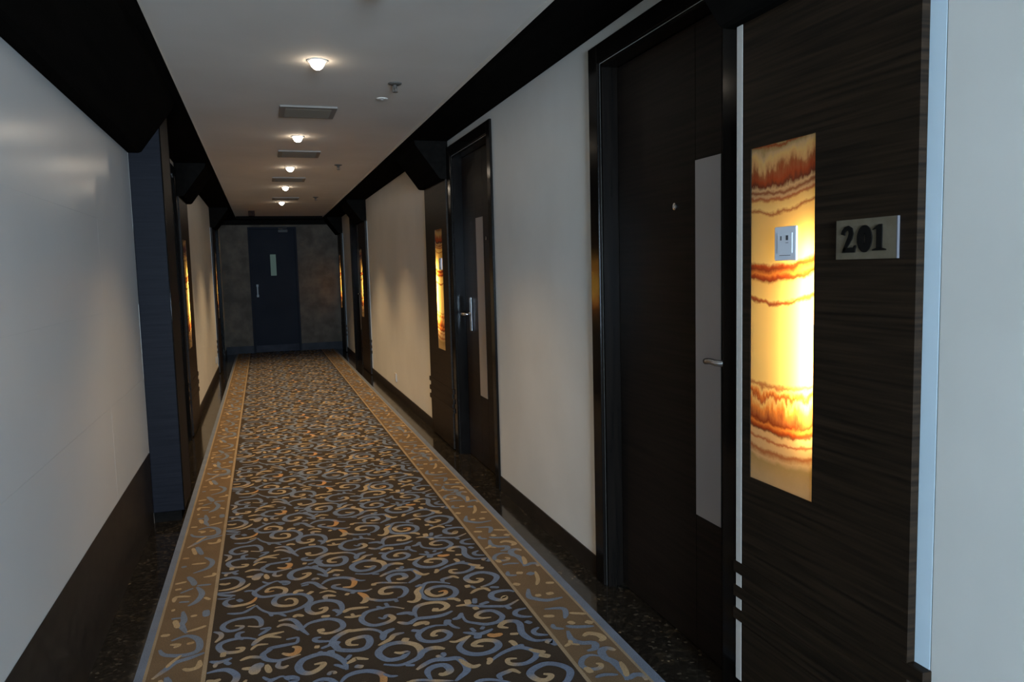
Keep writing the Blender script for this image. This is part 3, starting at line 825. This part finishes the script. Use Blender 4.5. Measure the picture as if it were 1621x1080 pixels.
GROUND = (.040, .030, .021); TAN = (.135, .092, .052); BEIGE = (.26, .20, .125); EDGE = (.13, .155, .20)
CX0, CX1, CY0, CY1 = -.465, 1.135, YB + .02, YE - .016
zones = [(-.465, -.438, EDGE), (-.438, -.428, BEIGE), (-.428, -.257, TAN), (-.257, -.243, BEIGE), (-.243, .905, GROUND), (.905, .919, BEIGE), (.919, 1.092, TAN), (1.092, 1.102, BEIGE), (1.102, 1.135, EDGE)]
for a, b, c in zones:
    quad(a, b, CY0, CY1, ZT, c)
b = len(verts)                                   # edges of the pile
verts.extend([(CX0, CY0, 0), (CX1, CY0, 0), (CX1, CY1, 0), (CX0, CY1, 0), (CX0, CY0, ZT), (CX1, CY0, ZT), (CX1, CY1, ZT), (CX0, CY1, ZT)]); cols.extend([EDGE] * 8)
faces.extend([(b, b + 1, b + 5, b + 4), (b + 1, b + 2, b + 6, b + 5), (b + 2, b + 3, b + 7, b + 6), (b + 3, b, b + 4, b + 7), (b + 3, b + 2, b + 1, b)])
def lay(rows, fx, dy, z, x0, x1):
    b = len(verts)
    flip = fx(1, 0)[0] < fx(0, 0)[0]
    for l, r, c in rows:
        for p in (l, r):
            x, y = fx(*p); y += dy
            verts.append((min(max(x, x0), x1), min(max(y, CY0), CY1), z)); cols.append(c)
    for i in range(len(rows) - 1):
        faces.append((b + 2 * i, b + 2 * i + 1, b + 2 * i + 3, b + 2 * i + 2))
ident = lambda x, y: (x, y)
LP = 1.27
main = [stroke(s) for s in SCROLLS.strip().splitlines()]
edge = [stroke(s) for s in BORDER.strip().splitlines()]
def tiles(lo, hi, per, p0, p1):
    k0 = math.floor((CY0 - hi) / per); out = []
    while True:
        d = k0 * per
        if lo + d > CY1: break
        if hi + d > CY0: out.append(d)
        k0 += 1
    return out
for n_, lst in ((5, main),):
    for i, (c, w_, p) in enumerate(lst):
        rows = ribbon(c, w_, p, PALETTE, n_)
        lo = min(r[0][1] for r in rows); hi = max(r[0][1] for r in rows)
        for d in tiles(lo, hi, .820, 0, 0):
            lay(rows, ident, d, ZT + .0008 + i * 6e-6, -.243, .905)
for i, (c, w_, p) in enumerate(edge):
    rows = ribbon(c, w_, p, SOFT, 4)
    lo = min(r[0][1] for r in rows); hi = max(r[0][1] for r in rows)
    for d in tiles(lo, hi, 1.0, 0, 0):
        lay(rows, ident, d, ZT + .0008 + i * 6e-6, .919, 1.092)
for i, (c, w_, p) in enumerate([stroke(s) for s in LEFT_BORDER.strip().splitlines()]):
    rows = ribbon(c, w_, p, SOFT, 4)
    lo = min(r[0][1] for r in rows); hi = max(r[0][1] for r in rows)
    for d in tiles(lo, hi, LP, 0, 0):
        lay(rows, ident, d, ZT + .0008 + i * 6e-6, -.428, -.257)
me = bpy.data.meshes.new('carpet_runner'); me.from_pydata([(x - .335, y - 4.0, z) for x, y, z in verts], [], faces)
ca = me.color_attributes.new('Col', 'FLOAT_COLOR', 'POINT')
flat = []
for c in cols: flat.extend((*c, 1.0))
ca.data.foreach_set('color', flat)
bm = bmesh.new(); bm.from_mesh(me)
for f in bm.faces:
    f.normal_update()
    if f.normal.z < -.5 and f.calc_center_median().z > .004: f.normal_flip()
bm.to_mesh(me); bm.free()
me.materials.append(CARPET)
cp = bpy.data.objects.new('carpet_runner', me); C.objects.link(cp); cp.location = (.335, 4.0, 0)
tag(cp, 'long brown carpet runner with blue and beige scrolls and tan borders', 'carpet')

# ------------------------------------------------------------------ light
ld = bpy.data.lights.new('window_daylight', 'AREA'); ld.shape = 'RECTANGLE'; ld.size = 1.6; ld.size_y = 1.7; ld.energy = 1030; ld.color = (.56, .765, 1.0)
lo = bpy.data.objects.new('window_daylight', ld); C.objects.link(lo); lo.location = (.335, YB + .03, 1.22); lo.rotation_euler = (PI / 2, 0, 0)
wd = bpy.data.worlds.new('sky'); bpy.context.scene.world = wd; wd.use_nodes = True
bg = wd.node_tree.nodes['Background']; bg.inputs['Color'].default_value = (.62, .80, 1, 1); bg.inputs['Strength'].default_value = 1.0

# ------------------------------------------------------------------ camera
yaw, pitch, roll, f = .310975, -.0944165, -.0257222, 1219.4
cy, sy, cp_, sp = math.cos(yaw), math.sin(yaw), math.cos(pitch), math.sin(pitch)
fw = Vector((sy * cp_, cy * cp_, sp)); rt_ = Vector((cy, -sy, 0)); up = rt_.cross(fw)
r2 = rt_ * math.cos(roll) + up * math.sin(roll); u2 = -rt_ * math.sin(roll) + up * math.cos(roll)
M = Matrix((r2, u2, -fw)).transposed().to_4x4(); M.translation = (0, 0, 1.31)
cd = bpy.data.cameras.new('camera'); cam = bpy.data.objects.new('camera', cd); C.objects.link(cam); cam.matrix_world = M
cd.sensor_fit = 'HORIZONTAL'; cd.sensor_width = 36; cd.lens = f / 1621 * 36; cd.clip_start = .02
sc = bpy.context.scene; sc.camera = cam
sc.view_settings.view_transform = 'Standard'; sc.view_settings.look = 'None'; sc.view_settings.gamma = 1; sc.view_settings.exposure = 0; sc.view_settings.use_curve_mapping = False
sc.cycles.use_denoising = True
sc.cycles.max_bounces = 12; sc.cycles.diffuse_bounces = 6; sc.cycles.glossy_bounces = 5; sc.cycles.transmission_bounces = 6
sc.cycles.sample_clamp_indirect = 6; sc.cycles.caustics_reflective = False; sc.cycles.caustics_refractive = False
